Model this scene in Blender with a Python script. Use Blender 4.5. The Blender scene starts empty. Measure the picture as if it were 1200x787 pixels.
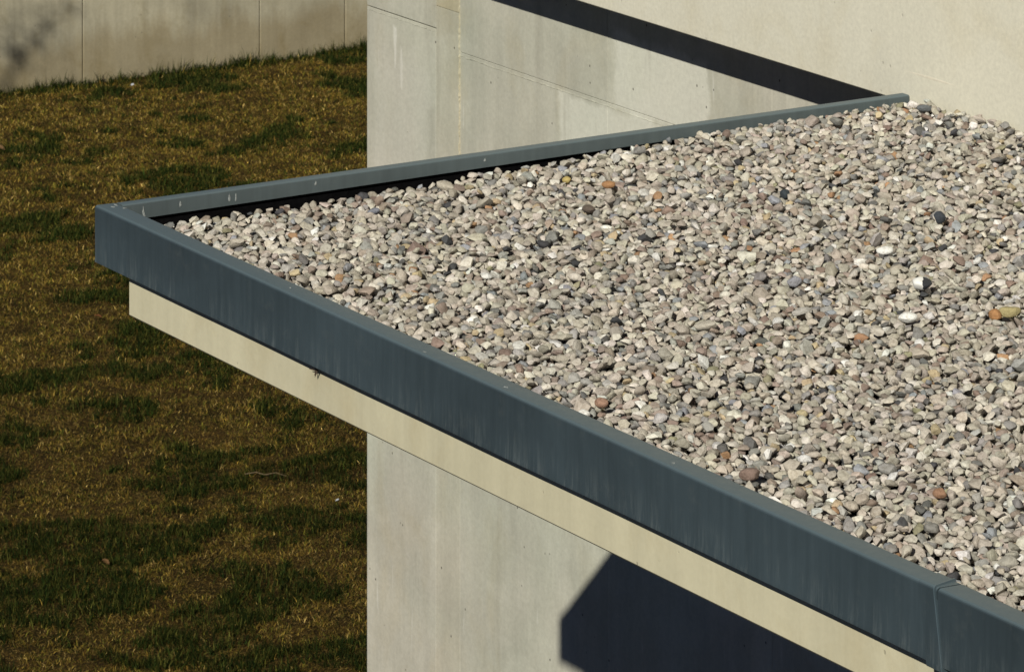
import bpy, bmesh, math
import numpy as np
from mathutils import Vector, Matrix, Euler

scn = bpy.context.scene
R = math.radians
rng = np.random.default_rng(11)

# ------------------------------------------------------------------ camera
cam_d = bpy.data.cameras.new('camera'); cam = bpy.data.objects.new('camera', cam_d)
scn.collection.objects.link(cam); scn.camera = cam
cam.location = (14.117, -7.036, 3.755)
cam.rotation_euler = (R(90), 0, math.atan2(0.85132, 0.52465))
cam_d.sensor_width = 36.0; cam_d.lens = 162.6
cam_d.shift_y = -1.2071                       # verticals kept upright
cam_d.dof.use_dof = True; cam_d.dof.focus_distance = 13.6; cam_d.dof.aperture_fstop = 22.0
cam_d.clip_start = 0.5; cam_d.clip_end = 3000

# ------------------------------------------------------------------ sky and sun
SUN = Vector((-0.786, 1.0, -0.771)).normalized()          # the way the light travels
elev = math.asin(-SUN.z); azim = math.atan2(-SUN.x, -SUN.y)
wld = bpy.data.worlds.new('World'); scn.world = wld; wld.use_nodes = True
nt = wld.node_tree; bg = nt.nodes['Background']
sky = nt.nodes.new('ShaderNodeTexSky'); sky.sky_type = 'NISHITA'; sky.sun_disc = False
sky.sun_elevation = elev; sky.sun_rotation = azim; sky.altitude = 1500; sky.air_density = 0.28; sky.dust_density = 0.0; sky.ozone_density = 4.0
nt.links.new(sky.outputs[0], bg.inputs[0]); bg.inputs[1].default_value = 0.05
sd = bpy.data.lights.new('sun', 'SUN'); sd.energy = 5.0; sd.angle = R(0.53); sd.color = (1.0, 0.955, 0.83)
so = bpy.data.objects.new('sun', sd); scn.collection.objects.link(so)
so.rotation_euler = SUN.to_track_quat('-Z', 'Y').to_euler(); so.location = (6, -8, 8)
scn.view_settings.view_transform = 'Standard'; scn.view_settings.look = 'None'
scn.view_settings.exposure = -0.11; scn.view_settings.gamma = 1.0
scn.view_settings.use_curve_mapping = False
scn.cycles.max_bounces = 6; scn.cycles.diffuse_bounces = 3

# ------------------------------------------------------------------ helpers
COL = scn.collection
def tag(o, label=None, cat=None, group=None, kind=None):
    if label: o['label'] = label
    if cat: o['category'] = cat
    if group: o['group'] = group
    if kind: o['kind'] = kind
    return o
def empty(name, loc):
    o = bpy.data.objects.new(name, None); COL.objects.link(o); o.location = loc
    o.empty_display_size = 0.1
    return o
def own(o, parent):
    if parent is not None:
        o.parent = parent
        w = Matrix.Translation(parent.location)
        p = parent.parent
        while p is not None:
            p = p.parent
        o.matrix_parent_inverse = w.inverted() if parent.parent is None else Matrix.Identity(4)
    return o
def link(name, me, mat, parent=None, col=None):
    o = bpy.data.objects.new(name, me); COL.objects.link(o)
    if mat is not None and not me.materials: me.materials.append(mat)
    if col is not None: o.color = (*col, 1)
    return own(o, parent)
def bm_obj(name, bm, mat, parent=None, col=None, smooth=False):
    bmesh.ops.recalc_face_normals(bm, faces=bm.faces)
    me = bpy.data.meshes.new(name); bm.to_mesh(me); bm.free()
    if smooth:
        for p in me.polygons: p.use_smooth = True
    return link(name, me, mat, parent, col)
def box(name, x0, x1, y0, y1, z0, z1, mat, parent=None, col=None, bev=0.0, seg=1):
    bm = bmesh.new()
    bmesh.ops.create_cube(bm, size=1.0)
    for v in bm.verts:
        v.co = Vector(((x0+x1)/2 + v.co.x*(x1-x0), (y0+y1)/2 + v.co.y*(y1-y0), (z0+z1)/2 + v.co.z*(z1-z0)))
    if bev > 0:
        bmesh.ops.bevel(bm, geom=list(bm.edges), offset=bev, segments=seg, affect='EDGES', profile=0.5)
    return bm_obj(name, bm, mat, parent, col)
def raw(name, verts, faces, mat, parent=None, smooth=False):
    """numpy verts (n,3), faces (m,3)"""
    me = bpy.data.meshes.new(name)
    v = np.ascontiguousarray(verts, dtype=np.float32); f = np.ascontiguousarray(faces, dtype=np.int32)
    me.vertices.add(len(v)); me.vertices.foreach_set('co', v.ravel())
    me.loops.add(f.size); me.loops.foreach_set('vertex_index', f.ravel())
    me.polygons.add(len(f)); me.polygons.foreach_set('loop_start', np.arange(0, f.size, 3, dtype=np.int32))
    me.polygons.foreach_set('loop_total', np.full(len(f), 3, dtype=np.int32))
    if smooth: me.polygons.foreach_set('use_smooth', np.ones(len(f), dtype=bool))
    me.update(); me.validate()
    return link(name, me, mat, parent)
def add_color(me, cols):
    a = me.color_attributes.new('tint', 'FLOAT_COLOR', 'POINT')
    c = np.ones((len(cols), 4), dtype=np.float32); c[:, :3] = cols
    a.data.foreach_set('color', c.ravel())

# value noise in numpy
_tab = np.random.default_rng(5).random((256, 256))
def vnoise(x, y):
    xi = np.floor(x).astype(int); yi = np.floor(y).astype(int)
    fx = x-xi; fy = y-yi; fx = fx*fx*(3-2*fx); fy = fy*fy*(3-2*fy)
    a = _tab[xi & 255, yi & 255]; b = _tab[(xi+1) & 255, yi & 255]
    c = _tab[xi & 255, (yi+1) & 255]; d = _tab[(xi+1) & 255, (yi+1) & 255]
    return (a*(1-fx)+b*fx)*(1-fy) + (c*(1-fx)+d*fx)*fy
def fbm(x, y, o=4):
    s = 0; a = 0.5; t = 0
    for i in range(o):
        s = s+a*vnoise(x+17.3*i, y+9.1*i); t += a; x = x*2.03; y = y*2.03; a *= 0.5
    return s/t
def sstep(a, b, x):
    t = np.clip((x-a)/(b-a), 0, 1); return t*t*(3-2*t)

# ------------------------------------------------------------------ materials
class MN:
    def __init__(s, name):
        s.m = bpy.data.materials.new(name); s.m.use_nodes = True
        s.t = s.m.node_tree; s.b = s.t.nodes['Principled BSDF']; s.tc = s.n('ShaderNodeTexCoord')
    def n(s, typ, **kw):
        k = s.t.nodes.new(typ)
        for a, b in kw.items(): setattr(k, a, b)
        return k
    def l(s, a, b): s.t.links.new(a, b)
    def mapping(s, sc, src='Object', loc=(0, 0, 0)):
        k = s.n('ShaderNodeMapping'); k.inputs['Scale'].default_value = sc; k.inputs['Location'].default_value = loc
        s.l(s.tc.outputs[src], k.inputs[0]); return k.outputs[0]
    def noise(s, vec, scale, det=5, rough=0.55, dist=0.0):
        k = s.n('ShaderNodeTexNoise'); k.inputs['Scale'].default_value = scale; k.inputs['Detail'].default_value = det
        k.inputs['Roughness'].default_value = rough; k.inputs['Distortion'].default_value = dist
        s.l(vec, k.inputs['Vector']); return k.outputs[0]
    def ramp(s, fac, stops):
        k = s.n('ShaderNodeValToRGB'); e = k.color_ramp.elements
        while len(e) < len(stops): e.new(0.5)
        for i, (p, c) in enumerate(stops):
            e[i].position = p; e[i].color = (*c, 1) if len(c) == 3 else c
        s.l(fac, k.inputs[0]); return k.outputs[0]
    def mix(s, a, b, fac, mode='MIX'):
        k = s.n('ShaderNodeMix', data_type='RGBA', blend_type=mode)
        for src, i in ((fac, 0), (a, 6), (b, 7)):
            if isinstance(src, (int, float)): k.inputs[i].default_value = src
            elif isinstance(src, tuple): k.inputs[i].default_value = (*src, 1)
            else: s.l(src, k.inputs[i])
        return k.outputs[2]
    def math(s, op, a, b=0.0):
        k = s.n('ShaderNodeMath', operation=op)
        for src, i in ((a, 0), (b, 1)):
            if isinstance(src, (int, float)): k.inputs[i].default_value = src
            else: s.l(src, k.inputs[i])
        return k.outputs[0]
    def bump(s, h, strength, dist):
        k = s.n('ShaderNodeBump'); k.inputs['Strength'].default_value = strength; k.inputs['Distance'].default_value = dist
        s.l(h, k.inputs['Height']); s.l(k.outputs[0], s.b.inputs['Normal'])
    def out(s, col, rough=0.9, spec=0.3):
        if isinstance(col, tuple): s.b.inputs['Base Color'].default_value = (*col, 1)
        else: s.l(col, s.b.inputs['Base Color'])
        if isinstance(rough, (int, float)): s.b.inputs['Roughness'].default_value = rough
        else: s.l(rough, s.b.inputs['Roughness'])
        s.b.inputs['Specular IOR Level'].default_value = spec
        return s.m
    def objcol(s): return s.n('ShaderNodeObjectInfo').outputs['Color']

def g3(v): return (v, v, v)
def mat_concrete(name, streak, blotch, stain, pit=0.5, stain_amt=0.5, lime=0.0, grit=1.0, base_z=None):
    m = MN(name); o = m.mapping((1, 1, 1))
    c = m.objcol()
    big = m.noise(o, 1.6, 5, 0.6, 0.3)
    c = m.mix(c, m.ramp(big, [(0.25, g3(1-blotch)), (0.75, g3(1+blotch*0.6))]), 1.0, 'MULTIPLY')
    st = m.noise(m.mapping((9, 9, 0.5)), 1.0, 5, 0.65)
    c = m.mix(c, m.ramp(st, [(0.3, g3(1-streak)), (0.55, g3(1.0)), (0.8, g3(1+streak*0.5))]), 1.0, 'MULTIPLY')
    sm = m.ramp(m.noise(m.mapping((1.2, 1.2, 0.8), loc=(3, 7, 1)), 2.1, 6, 0.62, 0.6), [(0.5, g3(0)), (0.7, g3(1))])
    c = m.mix(c, stain, m.math('MULTIPLY', sm, stain_amt))
    if base_z is not None:
        # soil splashed up the foot of the wall
        sz_ = m.n('ShaderNodeSeparateXYZ'); m.l(m.tc.outputs['Object'], sz_.inputs[0])
        hgt = m.math('ADD', m.math('SUBTRACT', sz_.outputs['Z'], base_z), m.math('MULTIPLY', m.noise(m.mapping((1, 3.0, 0.7)), 1.0, 5, 0.65), -0.55))
        c = m.mix(c, (0.20, 0.145, 0.060), m.math('MULTIPLY', m.ramp(hgt, [(0.0, g3(1)), (0.16, g3(0))]), 0.45))
    if lime > 0:
        # pale lime bloom in large ragged patches, and short white runs
        lm = m.ramp(m.noise(m.mapping((0.8, 0.8, 1.1), loc=(1.7, 3, 5)), 1.5, 4, 0.5, 0.9), [(0.53, g3(0)), (0.565, g3(1))])
        c = m.mix(c, (0.56, 0.555, 0.50), m.math('MULTIPLY', lm, lime*0.22))
        sep = m.n('ShaderNodeSeparateXYZ'); m.l(m.tc.outputs['Object'], sep.inputs[0])
        wob = m.noise(m.mapping((1, 1, 1), loc=(4, 4, 4)), 5.0, 5, 0.65)
        def patch(x0, x1, z0, z1, soft, amt, colr_):
            k_ = None
            for ax, lo_, hi_ in (('X', x0, x1), ('Z', z0, z1)):
                d_ = m.math('SUBTRACT', (hi_-lo_)/2, m.math('ABSOLUTE', m.math('SUBTRACT', sep.outputs[ax], (hi_+lo_)/2)))
                d_ = m.math('ADD', m.math('DIVIDE', d_, soft), m.math('MULTIPLY', m.math('SUBTRACT', wob, 0.5), 5.0))
                r_ = m.ramp(d_, [(0.0, g3(0)), (1.0, g3(1))]); k_ = r_ if k_ is None else m.math('MULTIPLY', k_, r_)
            return m.mix(c, colr_, m.math('MULTIPLY', k_, amt))
        c = patch(-2.90, -1.95, -1.15, -0.55, 0.03, 0.75, (0.585, 0.585, 0.53))      # lime washed patch under the pour joint
        c = patch(-2.46, -1.72, -0.55, -0.20, 0.03, 0.75, (0.60, 0.60, 0.545))
        c = patch(-4.33, -4.30, -0.72, -0.52, 0.012, 0.8, (0.60, 0.60, 0.56))
        c = patch(-4.27, -4.245, -0.80, -0.60, 0.014, 0.7, (0.62, 0.62, 0.58))
        c = patch(-4.55, -3.96, -2.1, -0.62, 0.08, 0.4, (0.50, 0.50, 0.455))
        gn = m.noise(m.mapping((1, 1, 1), loc=(8, 1, 3)), 0.9, 3, 0.5)
        c = m.mix(c, m.ramp(gn, [(0.35, (0.97, 1.0, 0.96)), (0.65, (1.03, 0.99, 0.97))]), 1.0, 'MULTIPLY')
        rn = m.ramp(m.noise(m.mapping((22, 22, 2.2), loc=(2, 5, 9)), 1.0, 3, 0.5), [(0.70, g3(0)), (0.78, g3(1))])
        c = m.mix(c, (0.66, 0.66, 0.62), m.math('MULTIPLY', rn, lime*0.6))
        dk = m.ramp(m.noise(m.mapping((14, 14, 0.9), loc=(6, 2, 1)), 1.0, 4, 0.6), [(0.60, g3(0)), (0.75, g3(1))])
        c = m.mix(c, (0.30, 0.285, 0.235), m.math('MULTIPLY', dk, 0.35))
    fine = m.noise(o, 60, 4, 0.7)
    c = m.mix(c, m.ramp(fine, [(0.3, g3(1-0.10*grit)), (0.7, g3(1+0.06*grit))]), 1.0, 'MULTIPLY')
    # air holes
    v = m.n('ShaderNodeTexVoronoi'); v.inputs['Scale'].default_value = 17.0; v.inputs['Randomness'].default_value = 1.0
    m.l(m.mapping((1, 1, 0.8)), v.inputs['Vector'])
    sel = m.math('GREATER_THAN', m.noise(m.mapping((1, 1, 1), loc=(9, 2, 4)), 3.0, 3, 0.6), 0.56)
    hole = m.math('MULTIPLY', m.ramp(v.outputs['Distance'], [(0.055, g3(1)), (0.10, g3(0))]), sel)
    c = m.mix(c, (0.05, 0.045, 0.035), m.math('MULTIPLY', hole, pit))
    h = m.math('ADD', m.math('MULTIPLY', fine, 0.25), m.math('MULTIPLY', hole, -1.0))
    h = m.math('ADD', h, m.math('MULTIPLY', big, 0.8))
    m.bump(h, 0.35, 0.004)
    return m.out(c, 0.88, 0.25)
M_wall = mat_concrete('fair_faced_concrete', 0.12, 0.20, (0.37, 0.33, 0.225), 0.8, 0.34, 0.7)
M_far = mat_concrete('weathered_concrete', 0.22, 0.26, (0.21, 0.17, 0.085), 0.5, 0.6, 0.0, 1.0, -3.75)
M_plaster = mat_concrete('cream_concrete', 0.03, 0.05, (0.50, 0.44, 0.30), 0.25, 0.30)
M_slab = mat_concrete('cream_slab_paint', 0.11, 0.12, (0.40, 0.33, 0.19), 0.3, 0.4, 0.0, 0.45)

def mat_metal():
    m = MN('slate_coated_sheet'); o = m.mapping((1, 1, 1))
    c = m.objcol()
    big = m.noise(o, 0.9, 6, 0.62, 0.4)
    c = m.mix(c, m.ramp(big, [(0.3, g3(0.72)), (0.7, g3(1.30))]), 1.0, 'MULTIPLY')
    st = m.noise(m.mapping((26, 26, 1.2)), 1.0, 5, 0.7)
    c = m.mix(c, m.ramp(st, [(0.28, g3(0.88)), (0.5, g3(1.0)), (0.8, g3(1.14))]), 1.0, 'MULTIPLY')
    # chalky run-off near the drip edge
    sx = m.n('ShaderNodeSeparateXYZ'); m.l(m.tc.outputs['Object'], sx.inputs[0])
    low = m.ramp(m.math('MULTIPLY', sx.outputs['Z'], -5.0), [(0.45, g3(0)), (0.97, g3(1))])
    ch = m.ramp(m.noise(m.mapping((34, 34, 3.0), loc=(5, 1, 2)), 1.0, 5, 0.75), [(0.5, g3(0)), (0.74, g3(1))])
    c = m.mix(c, (0.15, 0.175, 0.18), m.math('MULTIPLY', m.math('MULTIPLY', low, ch), 0.5))
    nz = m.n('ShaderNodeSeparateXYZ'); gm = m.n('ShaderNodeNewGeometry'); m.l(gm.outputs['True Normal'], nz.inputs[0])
    c = m.mix(c, (0.114, 0.157, 0.180), m.math('MULTIPLY', m.ramp(nz.outputs['Z'], [(0.35, g3(0)), (0.9, g3(1))]), 0.75))   # sky sheen painted into the level faces, along with a dusty tone
    dust = m.ramp(m.noise(o, 9, 6, 0.75), [(0.55, g3(0)), (0.8, g3(1))])
    c = m.mix(c, (0.12, 0.13, 0.125), m.math('MULTIPLY', dust, 0.2))
    r = m.ramp(st, [(0.2, g3(0.42)), (0.8, g3(0.6))])
    m.bump(m.noise(m.mapping((1, 1, 0.6)), 3.0, 3, 0.5), 0.4, 0.014)
    return m.out(c, r, 0.4)
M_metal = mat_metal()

def mat_plain(name, col, rough=0.9, var=0.2, scale=30, spec=0.3):
    m = MN(name); n = m.noise(m.mapping((1, 1, 1)), scale, 4, 0.6)
    c = m.mix(col, m.ramp(n, [(0.3, g3(1-var)), (0.7, g3(1+var))]), 1.0, 'MULTIPLY')
    m.bump(n, 0.3, 0.002)
    return m.out(c, rough, spec)
M_membrane = mat_plain('bitumen_membrane', (0.0045, 0.0045, 0.005), 1.0, 0.3, 60, 0.0)
M_bed = mat_plain('gravel_fines', (0.11, 0.095, 0.075), 0.95, 0.5, 90)
M_white = mat_plain('dried_white_splash', (0.25, 0.27, 0.27), 0.8, 0.5, 220)
M_bark = mat_plain('bark', (0.07, 0.05, 0.035), 0.95, 0.35, 25)
M_dark_gap = mat_plain('joint_sealant', (0.06, 0.055, 0.045), 0.95, 0.3, 40)
M_plastic = mat_plain('white_scrap', (0.4, 0.42, 0.45), 0.5, 0.1, 50)

def mat_stone(name, attr, k=1.0):
    m = MN(name)
    if attr:
        a = m.n('ShaderNodeVertexColor'); a.layer_name = 'tint'; c = a.outputs[0]
        g = m.tc.outputs['Object']
    else:
        c = m.objcol(); g = m.tc.outputs['Object']
    n1 = m.noise(g, 95*k, 4, 0.65); n2 = m.noise(g, 420*k, 3, 0.6)
    c = m.mix(c, m.ramp(n1, [(0.28, (0.66, 0.63, 0.59)), (0.5, g3(1.0)), (0.75, (1.18, 1.17, 1.15))]), 1.0, 'MULTIPLY')
    c = m.mix(c, m.ramp(n2, [(0.3, g3(0.88)), (0.7, g3(1.09))]), 1.0, 'MULTIPLY')
    m.bump(m.math('ADD', n1, m.math('MULTIPLY', n2, 0.4)), 0.8, 0.005)
    return m.out(c, 0.82, 0.28)
M_stone = mat_stone('pebble_mass', True)
M_pebble = mat_stone('pebble', False)
M_pebble_unit = mat_stone('pebble_unit', False, 0.017)   # for meshes of unit size that the object scales down

def mat_two_tone():
    m = MN('black_and_white_stone')
    n = m.noise(m.tc.outputs['Object'], 34, 3, 0.5)
    sx = m.n('ShaderNodeSeparateXYZ'); m.l(m.tc.outputs['Object'], sx.inputs[0])
    k = m.math('ADD', m.math('MULTIPLY', sx.outputs['X'], 30.0), n)
    c = m.ramp(k, [(0.54, (0.72, 0.72, 0.70)), (0.58, (0.025, 0.028, 0.035))])
    return m.out(c, 0.6, 0.4)
M_two = mat_two_tone()

def mat_blade():
    m = MN('grass_blade'); a = m.n('ShaderNodeVertexColor'); a.layer_name = 'tint'
    return m.out(a.outputs[0], 0.8, 0.05)
M_blade = mat_blade()

def mat_soil():
    m = MN('lawn_soil'); o = m.mapping((1, 1, 1))
    a = m.noise(o, 2.2, 6, 0.6, 0.3); b = m.noise(o, 45, 5, 0.7); d = m.noise(o, 240, 3, 0.7)
    c = m.ramp(a, [(0.3, (0.014, 0.012, 0.003)), (0.48, (0.032, 0.022, 0.006)), (0.7, (0.058, 0.034, 0.011))])
    c = m.mix(c, m.ramp(b, [(0.3, g3(0.55)), (0.7, g3(1.4))]), 1.0, 'MULTIPLY')
    c = m.mix(c, m.ramp(d, [(0.3, g3(0.6)), (0.7, g3(1.35))]), 1.0, 'MULTIPLY')
    m.bump(m.math('ADD', b, m.math('MULTIPLY', d, 0.5)), 0.9, 0.02)
    return m.out(c, 0.95, 0.1)
M_soil = mat_soil()

# ------------------------------------------------------------------ ground
G = -3.75
XW = -17.66
def ground_z(x, y):
    return G + 0.05*(fbm(x*0.45+40, y*0.45+40, 3)-0.5) + 0.03*(fbm(x*2.2, y*2.2, 3)-0.5)
gx = np.concatenate(([-600, -120, -40], np.arange(-18.5, -3.99, 0.1), [0, 20, 120, 600]))
gy = np.concatenate(([-600, -120, -20], np.arange(-1.0, 13.01, 0.1), [40, 140, 600]))
XX, YY = np.meshgrid(gx, gy, indexing='ij')
ZZ = np.where((XX > -18.6) & (XX < -3.9) & (YY > -1.1) & (YY < 13.1), ground_z(XX, YY), G)
nx, ny = XX.shape
idx = np.arange(nx*ny).reshape(nx, ny)
q = np.stack([idx[:-1, :-1], idx[1:, :-1], idx[1:, 1:], idx[:-1, 1:]], -1).reshape(-1, 4)
tri = np.concatenate([q[:, [0, 1, 2]], q[:, [0, 2, 3]]])
o = raw('ground', np.stack([XX, YY, ZZ], -1).reshape(-1, 3), tri, M_soil, smooth=True)
tag(o, 'bare brown lawn soil under thin dry grass', kind='structure')

# ------------------------------------------------------------------ far boundary wall
fw = tag(empty('boundary_wall', (XW, 9.5, G)), 'weathered beige concrete wall of tall panels behind the lawn', 'wall')
edges_y = [-2.5, -0.9, 0.64, 2.18, 3.72, 5.26, 7.17, 8.70, 10.235, 11.0, 12.5, 14.0, 15.5, 17.0]
tones = [tuple(c*k for c in (0.435, 0.398, 0.290)) for k in (1.0, 0.97, 1.03, 0.98, 1.01, 0.97, 1.03, 0.99, 0.95, 0.98, 0.98, 1.0, 0.99)]
for i in range(len(edges_y)-1):
    box('panel', XW-0.20, XW, edges_y[i]+0.004, edges_y[i+1]-0.004, G-0.3, G+2.6, M_far, fw, tones[i], 0.004)
box('joint_backing', XW-0.18, XW-0.022, -2.5, 17.0, G-0.3, G+2.55, M_dark_gap, fw)
box('wall_cap', XW-0.235, XW+0.035, -2.52, 17.02, G+2.602, G+2.68, M_far, fw, (0.33, 0.3, 0.23), 0.008)

# ------------------------------------------------------------------ building: lower wall and projecting storey
YU = 3.397; YL = 3.69; ZU = -0.033
lw = tag(empty('concrete_wall', (-4.575, YL, G)), 'tall grey fair faced concrete wall running behind and below the gravel roof', 'wall')
def cpanel(x0, x1, z0, z1, col, dy=0.0, bev=0.0012):
    dy *= 0.5
    box('panel', x0+0.0008, x1-0.0008, YL+dy, YL+0.26, z0+0.001, z1-0.001, M_wall, lw, col, bev)
A = (0.462, 0.459, 0.400)
def tn(k): return tuple(c*k for c in A)
cpanel(-4.575, -3.945, G-0.3, -0.465, tn(1.0), 0.0, 0.0015)
cpanel(-4.575, -3.945, -0.462, ZU, tn(0.94), 0.0, 0.0015)
cpanel(-3.945, -3.735, G-0.3, -0.36, (0.462, 0.452, 0.385), 0.002)
cpanel(-3.945, -3.735, -0.36, ZU, (0.48, 0.44, 0.325), 0.003)
xs = [-3.735, -2.51, -1.28, 0.0, 1.25, 2.5, 3.75, 5.0, 6.25, 7.5, 8.75, 10.0]
for i in range(len(xs)-1):
    cpanel(xs[i], xs[i+1], -0.533, ZU, tn([0.95, 1.04, 1.0, 0.97][i % 4]), 0.001*(i % 2))
    cpanel(xs[i], xs[i+1], G-0.3, -0.533, tn([0.97, 1.06, 1.0, 1.02][i % 4]), 0.001*((i+1) % 2))
box('wall_core', -4.56, 10.0, YL+0.008, YL+0.24, G-0.3, ZU-0.02, M_dark_gap, lw)
# ragged mortar fin at the pour joint
bm = bmesh.new(); prev = None
for k in range(150):
    z = -1.7 + k*(1.7-0.06)/149
    w = 0.004 + 0.006*rng.random(); d = 0.003 + 0.007*rng.random(); xo = -3.735 + 0.003*(rng.random()-0.5)
    cur = [bm.verts.new((xo-w, YL+0.004, z)), bm.verts.new((xo, YL-d, z)), bm.verts.new((xo+w, YL+0.004, z))]
    if prev:
        bm.faces.new((prev[0], prev[1], cur[1], cur[0])); bm.faces.new((prev[1], prev[2], cur[2], cur[1]))
    prev = cur
bm_obj('mortar_fin', bm, M_wall, lw, (0.43, 0.395, 0.305))
# thin raised leak lines below the horizontal pour joints
def ridge(x0, x1, z, amp):
    bm = bmesh.new(); prev = None; n = int((x1-x0)/0.02)
    for k in range(n+1):
        x = x0+(x1-x0)*k/n; h = 0.002+0.005*rng.random(); zz = z+0.004*(rng.random()-0.5)
        cur = [bm.verts.new((x, YL+0.003, zz+h)), bm.verts.new((x, YL-0.001-amp*rng.random(), zz)), bm.verts.new((x, YL+0.003, zz-h))]
        if prev:
            bm.faces.new((prev[0], prev[1], cur[1], cur[0])); bm.faces.new((prev[1], prev[2], cur[2], cur[1]))
        prev = cur
    bm_obj('pour_ridge', bm, M_wall, lw, tn(0.9))
ridge(-4.57, -3.95, -0.479, 0.0016); ridge(-3.73, 0.6, -0.551, 0.0022)

us = tag(empty('upper_storey', (-4.575, YU, ZU)), 'smooth cream rendered upper storey wall jutting over the grey concrete', 'wall')
box('wall_face', -4.58, 12.0, YU, YU+0.55, ZU, 4.0, M_plaster, us, (0.625, 0.602, 0.505), 0.004, 1)
box('wall_mass', -4.57, 12.0, YU+0.55, YU+4.5, ZU+0.004, 3.99, M_plaster, us, (0.625, 0.602, 0.505))
# faint raised render ridge
bm = bmesh.new(); prev = None
for k in range(26):
    x = 0.02+k*0.013; z = 0.085; w = 0.008*math.sin(math.pi*(k+0.5)/26)
    cur = [bm.verts.new((x, YU+0.001, z+w)), bm.verts.new((x, YU-0.0022*w/0.008, z+w*0.4)), bm.verts.new((x, YU+0.001, z-w))]
    if prev:
        bm.faces.new((prev[0], prev[1], cur[1], cur[0])); bm.faces.new((prev[1], prev[2], cur[2], cur[1]))
    prev = cur
bm_obj('render_ridge', bm, M_plaster, us, (0.62, 0.58, 0.48), True)

# ------------------------------------------------------------------ canopy roof
XE = 7.6
cr = tag(empty('canopy_roof', (0.0, 0.0, -0.353)), 'flat cantilevered canopy with slate metal edge over a cream concrete slab', 'canopy')
SL = (0.525, 0.490, 0.355)
def slab(x0, x1):
    # front bottom edge carries a drip chamfer
    prof = [(0.055, -0.345), (0.064, -0.353), (YU-0.004, -0.353), (YU-0.004, -0.13), (0.055, -0.13)]
    bm = bmesh.new(); a = [bm.verts.new((x0, y, z)) for y, z in prof]; b = [bm.verts.new((x1, y, z)) for y, z in prof]
    bm.faces.new(a); bm.faces.new(b[::-1])
    for i in range(len(prof)): bm.faces.new((a[i], a[(i+1) % len(prof)], b[(i+1) % len(prof)], b[i]))
    bmesh.ops.bevel(bm, geom=[e for e in bm.edges if abs(e.verts[0].co.x-e.verts[1].co.x) < 1e-6 and e.verts[0].co.y < 0.06 and e.verts[1].co.y < 0.06], offset=0.004, segments=2, affect='EDGES')
    return bm_obj('slab', bm, M_slab, cr, SL)
slab(0.145, 4.678); slab(4.71, XE)
box('deck', 0.03, XE, 0.045, YU-0.006, -0.1295, -0.118, M_membrane, cr)
MET = (0.0335, 0.0485, 0.0585)
def extrude(name, prof_of, stations, place, mat, parent, col, smooth=True):
    bm = bmesh.new(); rings = []
    for s in stations:
        rings.append([bm.verts.new(place(s, a, b)) for a, b in prof_of(s)])
    n = len(rings[0])
    for r0, r1 in zip(rings[:-1], rings[1:]):
        for i in range(n): bm.faces.new((r0[i], r0[(i+1) % n], r1[(i+1) % n], r1[i]))
    bm.faces.new(rings[0]); bm.faces.new(rings[-1][::-1])
    o = bm_obj(name, bm, mat, parent, col, smooth)
    for p in o.data.polygons:
        if len(p.vertices) > 4: p.use_smooth = False
    o.data.set_sharp_from_angle(angle=R(32))
    return o
def arc(cx, cy, r, a0, a1, n):
    return [(cx+r*math.cos(R(a0+(a1-a0)*i/n)), cy+r*math.sin(R(a0+(a1-a0)*i/n))) for i in range(n+1)]
def front_prof(s, off=0.0, longer=0.0):
    # (y, z): hem, outer face, rounded crease, top falling inward, inner lip
    wob = 0.0012*math.sin(s*2.3)+0.0008*math.sin(s*6.1+1)
    H = 0.192+longer; W = 0.079
    p = [(-0.0012-off+wob, -H-off), (-0.0012-off+wob, -H+0.010), (-off+wob, -H+0.014)]
    p += [(y, z+off) for y, z in arc(0.011-off, -0.011, 0.011, 180, 90, 5)]
    p += [(y, z-0.002+off) for y, z in arc(W-0.004+off, -0.004, 0.004, 90, 0, 3)]
    p += [(W+off, -0.05), (0.03, -0.05), (0.03, -H+0.004), (0.026, -H-off)]
    return p
def st(a, b, d): 
    n = max(1, int(round((b-a)/d))); return [a+(b-a)*i/n for i in range(n+1)]
PX = lambda s, a, b: (s, a, b)
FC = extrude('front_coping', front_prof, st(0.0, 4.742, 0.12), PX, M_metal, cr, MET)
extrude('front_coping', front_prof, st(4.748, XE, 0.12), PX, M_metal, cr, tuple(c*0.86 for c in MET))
# joint cover, slightly askew: its foot drifts to the right, its inner end to the left
def skew(s, a, b):
    return (s - 0.19*(b) - 0.30*max(0.0, a) - (0.0), a, b)
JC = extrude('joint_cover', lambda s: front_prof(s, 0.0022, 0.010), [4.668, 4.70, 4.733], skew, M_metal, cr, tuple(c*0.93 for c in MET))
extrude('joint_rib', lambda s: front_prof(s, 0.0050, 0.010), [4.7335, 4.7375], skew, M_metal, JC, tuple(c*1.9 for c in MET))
def side_prof(s):
    H = 0.192; W = 0.05; lip = 0.0545-0.0085*min(1.0, s/1.5)-0.008*max(0.0, (s-1.5)/1.9)
    p = [(-0.004, -H), (-0.004, -H+0.010), (0.0, -H+0.016)]
    p += arc(0.008, -0.008, 0.008, 180, 90, 4)
    p += [(y, z) for y, z in arc(W-0.006, -0.006, 0.006, 90, 0, 4)]
    p += [(W+0.001, -lip), (0.03, -lip), (0.03, -H+0.004), (0.026, -H)]
    return p
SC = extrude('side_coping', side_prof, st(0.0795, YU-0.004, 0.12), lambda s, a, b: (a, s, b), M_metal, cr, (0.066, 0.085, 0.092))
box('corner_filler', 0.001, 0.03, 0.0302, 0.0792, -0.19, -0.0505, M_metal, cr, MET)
# membrane upstands behind the metal
box('membrane_upstand', 0.0302, 0.036, 0.0802, YU-0.006, -0.1175, -0.052, M_membrane, cr)
box('membrane_upstand', 0.037, XE, 0.0302, 0.06, -0.1175, -0.052, M_membrane, cr)
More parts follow.
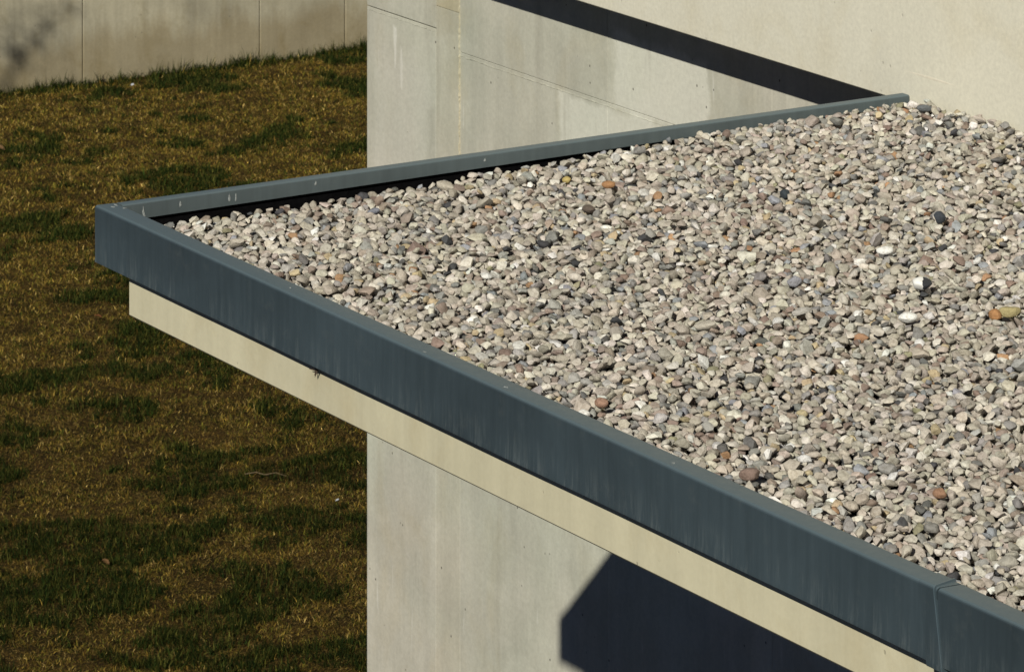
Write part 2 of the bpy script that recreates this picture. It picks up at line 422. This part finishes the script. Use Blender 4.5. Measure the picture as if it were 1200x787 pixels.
# dried bird droppings on the metal
def splash(kind, u, v, w, h):
    bm = bmesh.new(); n = 10
    t = 0.0009
    for lay in range(1):
        ring = []
        for i in range(n):
            a = 2*math.pi*i/n; r = 0.6+0.7*rng.random()
            ring.append((math.cos(a)*w*r*(1.2-0.7*math.sin(a)), math.sin(a)*h*r))
    def P(a, b, off):
        if kind == 'lip': return (0.0512+off, u+a, v+b)
        if kind == 'top': return (u+a, v+b, -0.0006+off)
        return (u+a, -off-0.0003, v+b)
    top = [bm.verts.new(P(a*0.8, b*0.8, t)) for a, b in ring]; low = [bm.verts.new(P(a, b, -0.0006)) for a, b in ring]
    bm.faces.new(top)
    for i in range(n): bm.faces.new((top[i], top[(i+1) % n], low[(i+1) % n], low[i]))
    bm_obj('bird_dropping', bm, M_white, SC if kind == 'lip' else FC)
for y, z, w, h in [(0.158, -0.030, 0.0032, 0.016), (0.162, -0.045, 0.004, 0.006), (0.30, -0.022, 0.0035, 0.010), (0.49, -0.024, 0.0035, 0.012), (0.515, -0.026, 0.002, 0.014),
                   (0.83, -0.018, 0.003, 0.008), (1.52, -0.02, 0.004, 0.006)]:
    splash('lip', y, z, w, h)
for x, y, w, h in [(0.05, 0.045, 0.006, 0.008), (0.03, 0.065, 0.012, 0.004), (0.085, 0.07, 0.004, 0.008), (2.17, 0.02, 0.008, 0.004), (2.62, 0.03, 0.009, 0.006), (3.50, 0.03, 0.007, 0.006), (1.3, 0.04, 0.005, 0.004)]:
    splash('top', x, y, w, h)

# ------------------------------------------------------------------ pebbles
def ico(sub):
    bm = bmesh.new(); bmesh.ops.create_icosphere(bm, subdivisions=sub, radius=1.0)
    v = np.array([x.co[:] for x in bm.verts]); f = np.array([[q.index for q in p.verts] for p in bm.faces]); bm.free()
    return v, f
def hull(r, n, rough):
    """a subangular pebble: the hull of jittered points, stretched to a unit box"""
    g = np.arange(n)+0.5; ph = np.arccos(1-2*g/n); th = math.pi*(1+5**0.5)*g
    p = np.stack([np.cos(th)*np.sin(ph), np.sin(th)*np.sin(ph), np.cos(ph)], -1)
    p = p+r.normal(0, 0.20, p.shape); p /= np.linalg.norm(p, axis=1)[:, None]
    e = r.uniform(0.72, 1.05); p = np.sign(p)*np.abs(p)**e
    for k in range(8):
        m_ = r.normal(size=3); m_ /= np.linalg.norm(m_); t = p@m_; p = p-np.outer(np.maximum(0, t-r.uniform(0.45, 0.82)), m_)
    p = p*(1+r.normal(0, rough, (n, 1)))
    bm = bmesh.new()
    for q in p: bm.verts.new(q)
    h = bmesh.ops.convex_hull(bm, input=list(bm.verts))
    dead = [v for v in bm.verts if not v.link_faces]
    bmesh.ops.delete(bm, geom=dead, context='VERTS')
    bmesh.ops.triangulate(bm, faces=list(bm.faces)); bmesh.ops.recalc_face_normals(bm, faces=bm.faces)
    bm.verts.index_update()
    v = np.array([x.co[:] for x in bm.verts]); f = np.array([[q.index for q in t.verts] for t in bm.faces]); bm.free()
    lo, hi = v.min(0), v.max(0)
    return (v-(lo+hi)/2)/((hi-lo)/2), f
NB = 28
base1 = [hull(np.random.default_rng(100+i), 36 if i % 2 else 28, 0.03 if i % 3 else 0.07) for i in range(NB)]
v2, f2 = ico(3)
def shape(v, r):
    v = v.copy()
    for k in range(r.integers(5, 9)):
        n = r.normal(size=3); n /= np.linalg.norm(n); d = r.uniform(0.62, 0.92)
        t = v@n; v = v-np.outer(np.maximum(0, t-d)*0.9, n)
    lo, hi = v.min(0), v.max(0)
    return (v-(lo+hi)/2)/((hi-lo)/2)
base2 = [shape(v2, np.random.default_rng(100+i)) for i in range(NB)]
PAL = [((0.46, 0.415, 0.34), 34), ((0.55, 0.505, 0.43), 20), ((0.385, 0.345, 0.28), 20), ((0.41, 0.35, 0.295), 11), ((0.34, 0.325, 0.295), 10),
       ((0.255, 0.245, 0.225), 6), ((0.30, 0.24, 0.195), 6), ((0.24, 0.175, 0.14), 2.6), ((0.14, 0.135, 0.125), 2.6), ((0.06, 0.06, 0.062), 1.4),
       ((0.43, 0.345, 0.215), 2.4), ((0.36, 0.215, 0.12), 0.8), ((0.29, 0.27, 0.17), 0.9), ((0.66, 0.64, 0.59), 3), ((0.27, 0.275, 0.285), 2.4)]
pw = np.array([w for _, w in PAL]); pw = pw/pw.sum(); pc = np.array([c for c, _ in PAL])
def bed(x, y):
    return -0.098 - 0.010*sstep(0.35, 0.9, y) + 0.096*np.clip((y-0.5)/2.9, 0, 1)**1.3 + 0.012*(fbm(x*1.7+3, y*1.7+8, 3)-0.5)
RES = 0.004; X0, X1, Y0, Y1 = 0.036, 6.3, 0.081, YU-0.003
gw, gh = int((X1-X0)/RES), int((Y1-Y0)/RES)
cxs = X0+(np.arange(gw)+0.5)*RES; cys = Y0+(np.arange(gh)+0.5)*RES
CXX, CYY = np.meshgrid(cxs, cys, indexing='ij')
target = bed(CXX, CYY)
hmap = target-0.030
owner = np.full((gw, gh), -1, dtype=np.int32)
camp = np.array(cam.location); Fv = np.array((-0.85132, 0.52465)); Rv = np.array((0.52465, 0.85132))
def px_of(x, y, z):
    d0 = x-camp[0]; d1 = y-camp[1]; dz = d0*Fv[0]+d1*Fv[1]
    return 600+5420*(d0*Rv[0]+d1*Rv[1])/dz, -1055+5420*(camp[2]-z)/dz, dz
keep = px_of(CXX, CYY, -0.05)[0] < 1330
cells = np.argwhere(keep)
area = len(cells)*RES*RES
stones = []     # x,y,z,a,b,c,yaw,shape,colour
def footprint(x, y, a, b, yaw):
    r = max(a, b); i0 = max(0, int((x-r-X0)/RES)); i1 = min(gw, int((x+r-X0)/RES)+2); j0 = max(0, int((y-r-Y0)/RES)); j1 = min(gh, int((y+r-Y0)/RES)+2)
    dx = cxs[i0:i1, None]-x; dy = cys[None, j0:j1]-y
    c, s = math.cos(yaw), math.sin(yaw)
    u = (dx*c+dy*s)/a; v = (-dx*s+dy*c)/b
    return (slice(i0, i1), slice(j0, j1)), u*u+v*v
def drop(x, y, a, b, c, yaw, commit=True):
    sl, rr = footprint(x, y, a, b, yaw)
    inside = rr < 0.97
    if not inside.any(): return None
    h = np.sqrt(np.clip(1-rr, 0, 1))*c
    z = np.where(inside, hmap[sl]+h, -9)
    zc = np.sort(z[inside])[-max(1, int(inside.sum()*0.055))]      # settle a little between neighbours
    return zc, sl, inside, h
def commit(i, res):
    zc, sl, inside, h = res
    top = zc+h; cur = hmap[sl]; up = inside & (top > cur)
    cur[up] = top[up]; owner[sl][up] = i
NST = int(area*2600)
picks = cells[rng.integers(0, len(cells), (NST, 5))]
jit = rng.random((NST, 5, 2))
sz = np.exp(rng.normal(0, 0.20, NST))*0.0150
fl = rng.uniform(0.42, 0.74, NST); el = rng.uniform(0.60, 0.95, NST); yw = rng.uniform(0, math.tau, NST)
for i in range(NST):
    if i % 1500 == 0 and (hmap-target)[keep].mean() > 0.0: break
    a = min(0.033, sz[i]); b = a*el[i]; c = a*fl[i]*0.9
    best = None
    for k in range(5):
        x = X0+(picks[i, k, 0]+jit[i, k, 0])*RES; y = Y0+(picks[i, k, 1]+jit[i, k, 1])*RES
        if x < X0+a*0.8 or y < Y0+a*0.8 or y > Y1-a*0.8: continue
        res = drop(x, y, a, b, c, yw[i])
        if res is None: continue
        if x < 0.14 and res[0]+c > -0.022: continue
        lo = res[0]-target[picks[i, k, 0], picks[i, k, 1]]
        if best is None or lo < best[0]: best = (lo, x, y, res)
    if best is None: continue
    _, x, y, res = best
    commit(len(stones), res)
    stones.append([x, y, res[0], a, b, c, yw[i]])
print('laid', i, 'of', NST, (hmap-target)[keep].mean(), (hmap-target)[keep].std())
# the loose one-off stones are set down last, on top
special = [
    ('pebble', 2.462, 1.600, 0.029, 0.022, 0.016, 1.1, (0.80, 0.80, 0.78), M_pebble, 'bright white egg-shaped pebble below the black-and-white stone', 'pebble'),
    ('pebble', 2.229, 1.830, 0.030, 0.024, 0.021, 0.95, (0.7, 0.7, 0.7), M_two, 'half black half white pebble, only two-toned stone on the gravel', 'pebble'),
    ('pebble', 1.809, 1.990, 0.027, 0.018, 0.013, 1.0, (0.74, 0.74, 0.72), M_pebble, 'flat white pebble lying above and left of the two-toned stone', 'pebble'),
    ('pebble', 1.611, 2.363, 0.019, 0.016, 0.020, 1.3, (0.045, 0.052, 0.065), M_pebble, 'upright charcoal pebble above the flat white pebble', 'pebble'),
    ('pebble', 0.544, 1.724, 0.024, 0.015, 0.011, 0.7, (0.34, 0.185, 0.09), M_pebble, 'bright orange pebble near the far side coping', 'pebble'),
    ('pebble', 0.731, 1.523, 0.022, 0.018, 0.014, 0.4, (0.115, 0.09, 0.075), M_pebble, 'round dark brown pebble just below the bright orange one', 'pebble'),
    ('pebble', 0.324, 1.691, 0.017, 0.014, 0.012, 0.2, (0.44, 0.35, 0.14), M_pebble, 'small mustard yellow pebble near the far side coping', 'pebble'),
    ('pebble', 0.306, 0.916, 0.021, 0.012, 0.010, 0.9, (0.20, 0.21, 0.25), M_pebble, 'blue-grey oval pebble near the corner of the metal edge', 'pebble'),
    ('pebble', 0.312, 3.270, 0.028, 0.017, 0.013, 1.0, (0.13, 0.14, 0.15), M_pebble, 'large slate grey pebble close to the cream wall', 'pebble'),
    ('pebble', 0.972, 2.177, 0.019, 0.016, 0.016, 0.1, (0.04, 0.05, 0.06), M_pebble, 'blackish pebble midway between cream wall and the orange pebble', 'pebble'),
    ('pebble', 3.537, 0.257, 0.028, 0.021, 0.017, 0.7, (0.23, 0.165, 0.14), M_pebble, 'large reddish brown pebble against the front metal coping', 'pebble'),
    ('pebble', 2.722, 0.293, 0.021, 0.017, 0.014, 0.5, (0.33, 0.205, 0.15), M_pebble, 'brick red pebble beside the middle of the front coping', 'pebble'),
    ('pebble', 2.630, 1.812, 0.020, 0.017, 0.017, 0.5, (0.38, 0.20, 0.09), M_pebble, 'rust orange pebble with a tan stone beside it at the right', 'pebble'),
    ('pebble', 2.640, 1.862, 0.034, 0.018, 0.016, 1.0, (0.36, 0.31, 0.16), M_pebble, 'long tan stone touching the rust orange pebble', 'pebble'),
    ('pebble', 1.03, 1.15, 0.022, 0.017, 0.012, 0.3, (0.05, 0.05, 0.055), M_pebble, 'flat black pebble in the left half of the gravel', 'pebble'),
    ('pebble', 3.93, 0.62, 0.019, 0.016, 0.014, 0.8, (0.29, 0.17, 0.11), M_pebble, 'small rusty red pebble near the lower right gravel', 'pebble'),
]
special_pos = []
for sp in special:
    res = drop(sp[1], sp[2], sp[3], sp[4], sp[5], sp[6]); res = (res[0]+0.005,)+res[1:]
    i = len(stones); commit(i, res); stones.append([sp[1], sp[2], res[0], sp[3], sp[4], sp[5], sp[6]]); special_pos.append(i)
S = np.array(stones); NS = len(S)
vis = np.bincount(owner[owner >= 0], minlength=NS)
colr = pc[rng.choice(len(pc), NS, p=pw)]*rng.uniform(0.80, 1.26, (NS, 1))*np.array((1.0, 1.025, 1.08))*rng.uniform(0.97, 1.03, (NS, 3))
shp = rng.integers(0, NB, NS)
tilt = rng.normal(0, 0.36, (NS, 2))
def rotm(k):
    return np.array(Euler((tilt[k, 0], tilt[k, 1], S[k, 6]), 'XYZ').to_matrix())
px, py, pz = px_of(S[:, 0], S[:, 1], S[:, 2])
inframe = (px > 0) & (px < 1195) & (py > 0) & (py < 780)
score = np.where(inframe, vis*RES*RES/pz**2, -1); score[special_pos] = -2
big = np.argsort(-score)[:300]
isbig = np.zeros(NS, bool); isbig[big] = True
mass = [k for k in range(NS) if vis[k] >= 3 and not isbig[k] and k not in special_pos]
V = []; Fc = []; Cc = []; base = 0
for k in mass:
    bv, bf = base1[shp[k]]
    V.append((bv*S[k, 3:6]*1.06)@rotm(k).T+S[k, :3]); Fc.append(bf+base); Cc.append(np.tile(colr[k], (len(bv), 1))); base += len(bv)
V = np.concatenate(V); Fc = np.concatenate(Fc); Cc = np.concatenate(Cc)
gv = raw('gravel', V, Fc, M_stone, smooth=True); gv.data.set_sharp_from_angle(angle=R(38)); add_color(gv.data, Cc)
tag(gv, 'bed of loose beige and grey rounded pebbles covering the flat canopy roof', 'gravel', kind='stuff')
print('stones', NS, 'in mass', len(mass), 'tris', len(Fc))
pm = []
for i in range(NB):
    me = bpy.data.meshes.new('pebble'); me.from_pydata(base1[i][0].tolist(), [], base1[i][1].tolist()); me.polygons.foreach_set('use_smooth', np.ones(len(base1[i][1]), bool)); me.set_sharp_from_angle(angle=R(38))
    me.materials.append(M_pebble_unit); pm.append(me)
def put(name, me, k, col, parent):
    o = bpy.data.objects.new(name, me); COL.objects.link(o)
    o.location = S[k, :3]; o.rotation_euler = (tilt[k, 0], tilt[k, 1], S[k, 6]); o.scale = S[k, 3:6]*1.06
    o.color = (*[float(t) for t in col], 1)
    if parent is not None: o.parent = parent
    return o
for k in big: put('pebble', pm[shp[k]], k, colr[k], gv)
for sp, k in zip(special, special_pos):
    tilt[k] *= 0.4
    i = k % NB
    me = bpy.data.meshes.new('pebble'); R3 = base2[i]*S[k, 3:6]*1.06
    me.from_pydata(R3.tolist(), [], f2.tolist()); me.polygons.foreach_set('use_smooth', np.ones(len(f2), bool)); me.materials.append(sp[8])
    o = put('pebble', me, k, sp[7], None); o.scale = (1, 1, 1)
    tag(o, sp[9], sp[10], 'odd stones on the gravel')
# fines and hidden stones under the visible layer
sx_ = np.arange(0.037, XE+0.001, 0.06); sy_ = np.linspace(0.0805, YU-0.005, 56)
BX, BY = np.meshgrid(sx_, sy_, indexing='ij'); BZ = bed(BX, BY)-0.026
far = px_of(BX, BY, -0.05)[0] > 1325
BZ = np.where(far, BZ+0.02, BZ)
idx = np.arange(BX.size).reshape(BX.shape)
q = np.stack([idx[:-1, :-1], idx[1:, :-1], idx[1:, 1:], idx[:-1, 1:]], -1).reshape(-1, 4)
o = raw('gravel_bedding', np.stack([BX, BY, BZ], -1).reshape(-1, 3), np.concatenate([q[:, [0, 1, 2]], q[:, [0, 2, 3]]]), M_bed, smooth=True)
own(o, cr)

# ------------------------------------------------------------------ grass
def in_lawn(x, y, mar):
    pxx, pyy, dz = px_of(x, y, G)
    return (pxx > -mar) & (pxx < 432+mar) & (pyy < 800+mar*1.0) & (x > XW+0.005)
def blades(n, dens_fn, seed):
    r = np.random.default_rng(seed)
    x = r.uniform(XW, -4.6, n); y = r.uniform(1.2, 12.4, n)
    k = in_lawn(x, y, 70) & ~((x > -4.62) & (y > YL-0.02))
    x, y = x[k], y[k]
    pxx, pyy, dz = px_of(x, y, G)
    gr = fbm(x*2.6+11, y*2.6+3, 3)+0.32*(fbm(x*9, y*9, 3)-0.5)
    near = sstep(330, 700, pyy)
    green = sstep(0.565, 0.66, gr+0.085*near)
    bare = sstep(0.60, 0.68, fbm(x*2.3+70, y*2.3+20, 4))*(0.4+0.6*near)
    wallf = sstep(XW+0.34, XW+0.02, x)
    green = np.maximum(green, wallf*0.9)
    clump = 0.22+0.78*sstep(0.34, 0.60, fbm(x*13, y*13, 2))
    keep = r.random(len(x)) < (0.62+0.38*green)*(1-0.45*bare*(1-green))*clump
    return [t[keep] for t in (x, y, pyy, green, bare, wallf)], r
NBL = 2300000
(x, y, pyy, green, bare, wallf), r = blades(NBL, None, 3)
n = len(x)
isg = r.random(n) < (0.10+0.82*green)
L = np.where(isg, r.uniform(0.022, 0.050, n), r.uniform(0.014, 0.040, n))*(1+0.35*green)*(1-0.35*bare*(1-green))
L = L*(1+1.5*wallf*r.random(n)**2)*(0.7+0.65*fbm(x*9+5, y*9, 2))
lean = np.where(isg, np.abs(r.normal(0.62, 0.42, n)), np.abs(r.normal(1.05, 0.38, n))+0.25*bare)
lean = np.clip(lean, 0, 1.45)
az = r.uniform(0, math.tau, n); wd = np.where(isg, r.uniform(0.0012, 0.0024, n), r.uniform(0.0009, 0.0018, n))*(1+0.35*sstep(450, 120, pyy))
z0 = ground_z(x, y)-0.003
dx, dy = np.cos(az), np.sin(az); tw = r.uniform(0, math.tau, n); wx, wy = np.cos(tw)*wd, np.sin(tw)*wd
m1 = 0.55*L; a1 = lean*0.7; a2 = np.minimum(lean*1.35, 1.6)
mx = x+dx*m1*np.sin(a1); my = y+dy*m1*np.sin(a1); mz = z0+m1*np.cos(a1)
tx = mx+dx*(L-m1)*np.sin(a2); ty = my+dy*(L-m1)*np.sin(a2); tz = mz+(L-m1)*np.cos(a2)
V = np.empty((n, 5, 3), np.float32)
V[:, 0] = np.stack([x-wx, y-wy, z0], -1); V[:, 1] = np.stack([x+wx, y+wy, z0], -1)
V[:, 2] = np.stack([mx-wx*0.8, my-wy*0.8, mz], -1); V[:, 3] = np.stack([mx+wx*0.8, my+wy*0.8, mz], -1)
V[:, 4] = np.stack([tx, ty, tz], -1)
bi = (np.arange(n)*5)[:, None]
Fb = np.concatenate([bi+[[0, 1, 3]], bi+[[0, 3, 2]], bi+[[2, 3, 4]]], 0)
straw = 1.05*np.array([[0.26, 0.175, 0.036], [0.18, 0.118, 0.020], [0.42, 0.30, 0.100], [0.14, 0.076, 0.017], [0.130, 0.122, 0.017]])
grn = np.array([[0.012, 0.022, 0.004], [0.020, 0.029, 0.005], [0.008, 0.015, 0.004], [0.058, 0.058, 0.012]])
col = np.where(isg[:, None], grn[r.integers(0, 4, n)], straw[r.choice(5, n, p=[0.25, 0.22, 0.11, 0.13, 0.29])])*np.exp(r.normal(0, 0.42, (n, 1)))
near = sstep(300, 640, pyy)[:, None]
col = col*(1-0.22*near)
# matted thatch lying flat between the blades
rt = np.random.default_rng(8); NT = 1700000
hx = rt.uniform(XW, -4.6, NT); hy = rt.uniform(1.2, 12.4, NT); k = in_lawn(hx, hy, 60); hx, hy = hx[k], hy[k]; nt_ = len(hx)
ha = rt.uniform(0, math.tau, nt_); hl = rt.uniform(0.010, 0.030, nt_); hw = rt.uniform(0.0009, 0.0020, nt_)
hz = ground_z(hx, hy)+rt.uniform(0.0005, 0.009, nt_); ux, uy = np.cos(ha), np.sin(ha)
TV = np.empty((nt_, 3, 3), np.float32)
TV[:, 0] = np.stack([hx-uy*hw, hy+ux*hw, hz], -1); TV[:, 1] = np.stack([hx+uy*hw, hy-ux*hw, hz+rt.uniform(-0.001, 0.001, nt_)], -1)
TV[:, 2] = np.stack([hx+ux*hl, hy+uy*hl, hz+rt.normal(0.002, 0.005, nt_)], -1)
thc = np.array([[0.125, 0.080, 0.022], [0.085, 0.055, 0.014], [0.19, 0.13, 0.042], [0.060, 0.048, 0.010], [0.075, 0.040, 0.012]])
tcol = thc[rt.choice(5, nt_, p=[0.3, 0.25, 0.15, 0.18, 0.12])]*np.exp(rt.normal(0, 0.3, (nt_, 1)))
tcol = tcol*(0.62+0.76*fbm(hx*5+9, hy*5+2, 3))[:, None]
VA = np.concatenate([V.reshape(-1, 3), TV.reshape(-1, 3)]); FA = np.concatenate([Fb, (n*5+np.arange(nt_*3)).reshape(-1, 3)])
gr_o = raw('grass', VA, FA, M_blade); add_color(gr_o.data, np.concatenate([np.repeat(col, 5, 0), np.repeat(tcol, 3, 0)]))
tag(gr_o, 'short lawn of dry golden grass with dark green tufts', 'grass', kind='stuff')
print('blades', n, 'thatch', nt_, 'tris', len(FA))

# fallen leaves and litter on the lawn
def leaf(x, y, size, yaw, col, label, tiltx=0.25):
    bm = bmesh.new(); n = 9; up = []; lo = []
    for i in range(n):
        t = i/(n-1); w = size*0.42*math.sin(math.pi*min(1, t*0.93+0.035))**0.8
        zc = 0.18*size*math.sin(math.pi*t)
        up.append([bm.verts.new(((t-0.5)*size*2, -w, zc+w*0.35)), bm.verts.new(((t-0.5)*size*2, 0, zc)), bm.verts.new(((t-0.5)*size*2, w, zc+w*0.35))])
    for a, b in zip(up[:-1], up[1:]):
        bm.faces.new((a[0], a[1], b[1], b[0])); bm.faces.new((a[1], a[2], b[2], b[1]))
    bmesh.ops.solidify(bm, geom=list(bm.faces), thickness=0.0012)
    o = bm_obj('fallen_leaf', bm, M_pebble, None, col)
    o.location = (x, y, float(ground_z(np.array([x]), np.array([y]))[0])+0.034); o.rotation_euler = (tiltx, 0.2, yaw)
    return tag(o, label, 'leaf', 'leaves on the lawn')
leaf(-11.345, 5.676, 0.026, 0.9, (0.25, 0.10, 0.04), 'reddish brown fallen leaf on the grass left of the canopy slab')
leaf(-15.836, 7.14, 0.045, 0.4, (0.28, 0.17, 0.08), 'tan fallen leaf at the left picture edge near the far wall')
leaf(-13.2, 7.9, 0.035, 1.6, (0.30, 0.20, 0.10), 'pale brown fallen leaf on the grass above the metal corner')
leaf(-7.1, 3.6, 0.03, 0.2, (0.25, 0.14, 0.06), 'small brown fallen leaf in the lower left grass')
def limb(bm, pts, rad, n=8):
    prev = None
    for i, (p, r_) in enumerate(zip(pts, rad)):
        d = (pts[min(i+1, len(pts)-1)]-pts[max(i-1, 0)]).normalized(); u = d.orthogonal().normalized(); w = d.cross(u)
        ring = [bm.verts.new(p+(u*math.cos(math.tau*k/n)+w*math.sin(math.tau*k/n))*r_) for k in range(n)]
        if prev:
            for k in range(n): bm.faces.new((prev[k], prev[(k+1) % n], ring[(k+1) % n], ring[k]))
        prev = ring
bm = bmesh.new()
limb(bm, [Vector((-0.11, 0, 0)), Vector((-0.05, 0.012, 0.010)), Vector((0.0, -0.004, 0.004)), Vector((0.06, 0.016, 0.012)), Vector((0.12, 0.004, 0.0))], [0.0028, 0.0026, 0.0022, 0.0018, 0.001], 5)
limb(bm, [Vector((0.0, -0.004, 0.004)), Vector((0.03, -0.035, 0.014))], [0.0015, 0.0008], 5)
o = bm_obj('twig', bm, M_pebble, None, (0.15, 0.11, 0.06)); o.location = (-7.964, 4.994, G+0.04); o.rotation_euler = (0, 0, R(48))
tag(o, 'thin pale dry twig lying on the lawn beneath the canopy corner', 'twig')
def scrap(x, y, s, label):
    bm = bmesh.new(); bmesh.ops.create_grid(bm, x_segments=3, y_segments=3, size=s)
    for v in bm.verts: v.co.z += s*0.5*(rng.random()-0.5)
    bmesh.ops.solidify(bm, geom=list(bm.faces), thickness=0.0015)
    o = bm_obj('litter_scrap', bm, M_plastic); o.location = (x, y, G+0.045); o.rotation_euler = (0.4, -0.3, rng.random()*3)
    return tag(o, label, 'litter')
scrap(-17.219, 8.897, 0.011, 'small whitish litter scrap near the foot of the far wall')
scrap(-7.359, 5.104, 0.008, 'tiny white litter scrap on grass beside the grey wall')

# dry sprig caught under the metal edge
bm = bmesh.new()
def stick(bm, a, b, r0, r1):
    a, b = Vector(a), Vector(b); d = (b-a); u = d.orthogonal().normalized(); w = d.cross(u).normalized()
    A_ = [bm.verts.new(a+(u*math.cos(t)+w*math.sin(t))*r0) for t in (0, 2.1, 4.2)]; B_ = [bm.verts.new(b+(u*math.cos(t)+w*math.sin(t))*r1) for t in (0, 2.1, 4.2)]
    for i in range(3): bm.faces.new((A_[i], A_[(i+1) % 3], B_[(i+1) % 3], B_[i]))
    bm.faces.new(A_[::-1]); bm.faces.new(B_)
stick(bm, (1.50, 0.05, -0.19), (1.475, 0.040, -0.222), 0.003, 0.002); stick(bm, (1.475, 0.040, -0.222), (1.462, 0.038, -0.245), 0.004, 0.001)
stick(bm, (1.475, 0.040, -0.222), (1.43, 0.036, -0.226), 0.003, 0.001); stick(bm, (1.455, 0.05, -0.2), (1.462, 0.038, -0.24), 0.002, 0.002)
o = bm_obj('dry_sprig', bm, M_bark); tag(o, 'dark dry sprig caught under the metal edge above the cream slab', 'sprig')

# ------------------------------------------------------------------ garden tree left of the picture; its twigs shade the far wall
T = 6.5
bx, by = XW+0.786*T, 8.36-T-1.9
tr = tag(empty('garden_tree', (bx, by, G)), 'slender small tree standing on the lawn left of view', 'tree')
bm = bmesh.new()
pts = [Vector((bx, by, G-0.1)), Vector((bx+0.05, by+0.1, G+1.6)), Vector((bx-0.05, by+0.35, G+3.2)), Vector((bx, by+0.7, G+4.6)), Vector((bx-0.02, by+0.8, G+6.4))]
rad = [0.09, 0.075, 0.06, 0.045, 0.015]
limb(bm, pts, rad)
tipA = Vector((XW+0.786*T, 8.30-T, -3.36+0.771*T)); tipB = Vector((XW+0.786*T, 8.52-T, -3.18+0.771*T))
start = Vector((bx-0.05, by+0.35, G+3.2))
limb(bm, [start, start.lerp(tipA, 0.5)+Vector((0, 0, 0.1)), tipA, tipB], [0.03, 0.02, 0.012, 0.006], 6)
for k in range(7):
    a = rng.uniform(2.4, 5.4); e = Vector((bx+rng.uniform(-0.9, 0.9), by-0.2-rng.random()*0.9, G+4.6+rng.random()*1.6))
    limb(bm, [pts[2+k % 2], e], [0.025, 0.006], 6)
bm_obj('trunk', bm, M_bark, tr)
cl = []
for t in np.linspace(0.35, 1.0, 9): cl.append((start.lerp(tipA, float(t)), 0.05, 9))
cl += [(tipA, 0.075, 46), (tipA.lerp(tipB, 0.45), 0.06, 34), (tipB, 0.05, 14), (tipA+Vector((0, -0.18, -0.06)), 0.07, 40)]
for k in range(60): cl.append((Vector((bx+rng.normal(0, 0.5), by-0.3+rng.normal(0, 0.35), G+5.4+rng.normal(0, 0.6))), 0.16, 26))
LV = []; LF = []; 
for c, r_, nn in cl:
    for k in range(nn):
        p = np.array(c)+rng.normal(0, r_, 3); u = rng.normal(size=3); u /= np.linalg.norm(u); w = np.cross(u, rng.normal(size=3)); w /= np.linalg.norm(w)
        i = len(LV); LV += [p-u*0.03, p+w*0.012, p+u*0.03, p-w*0.012]; LF += [[i, i+1, i+2], [i, i+2, i+3]]
cw = raw('crown', np.array(LV), np.array(LF), M_blade, tr); add_color(cw.data, np.tile((0.05, 0.075, 0.02), (len(LV), 1)))
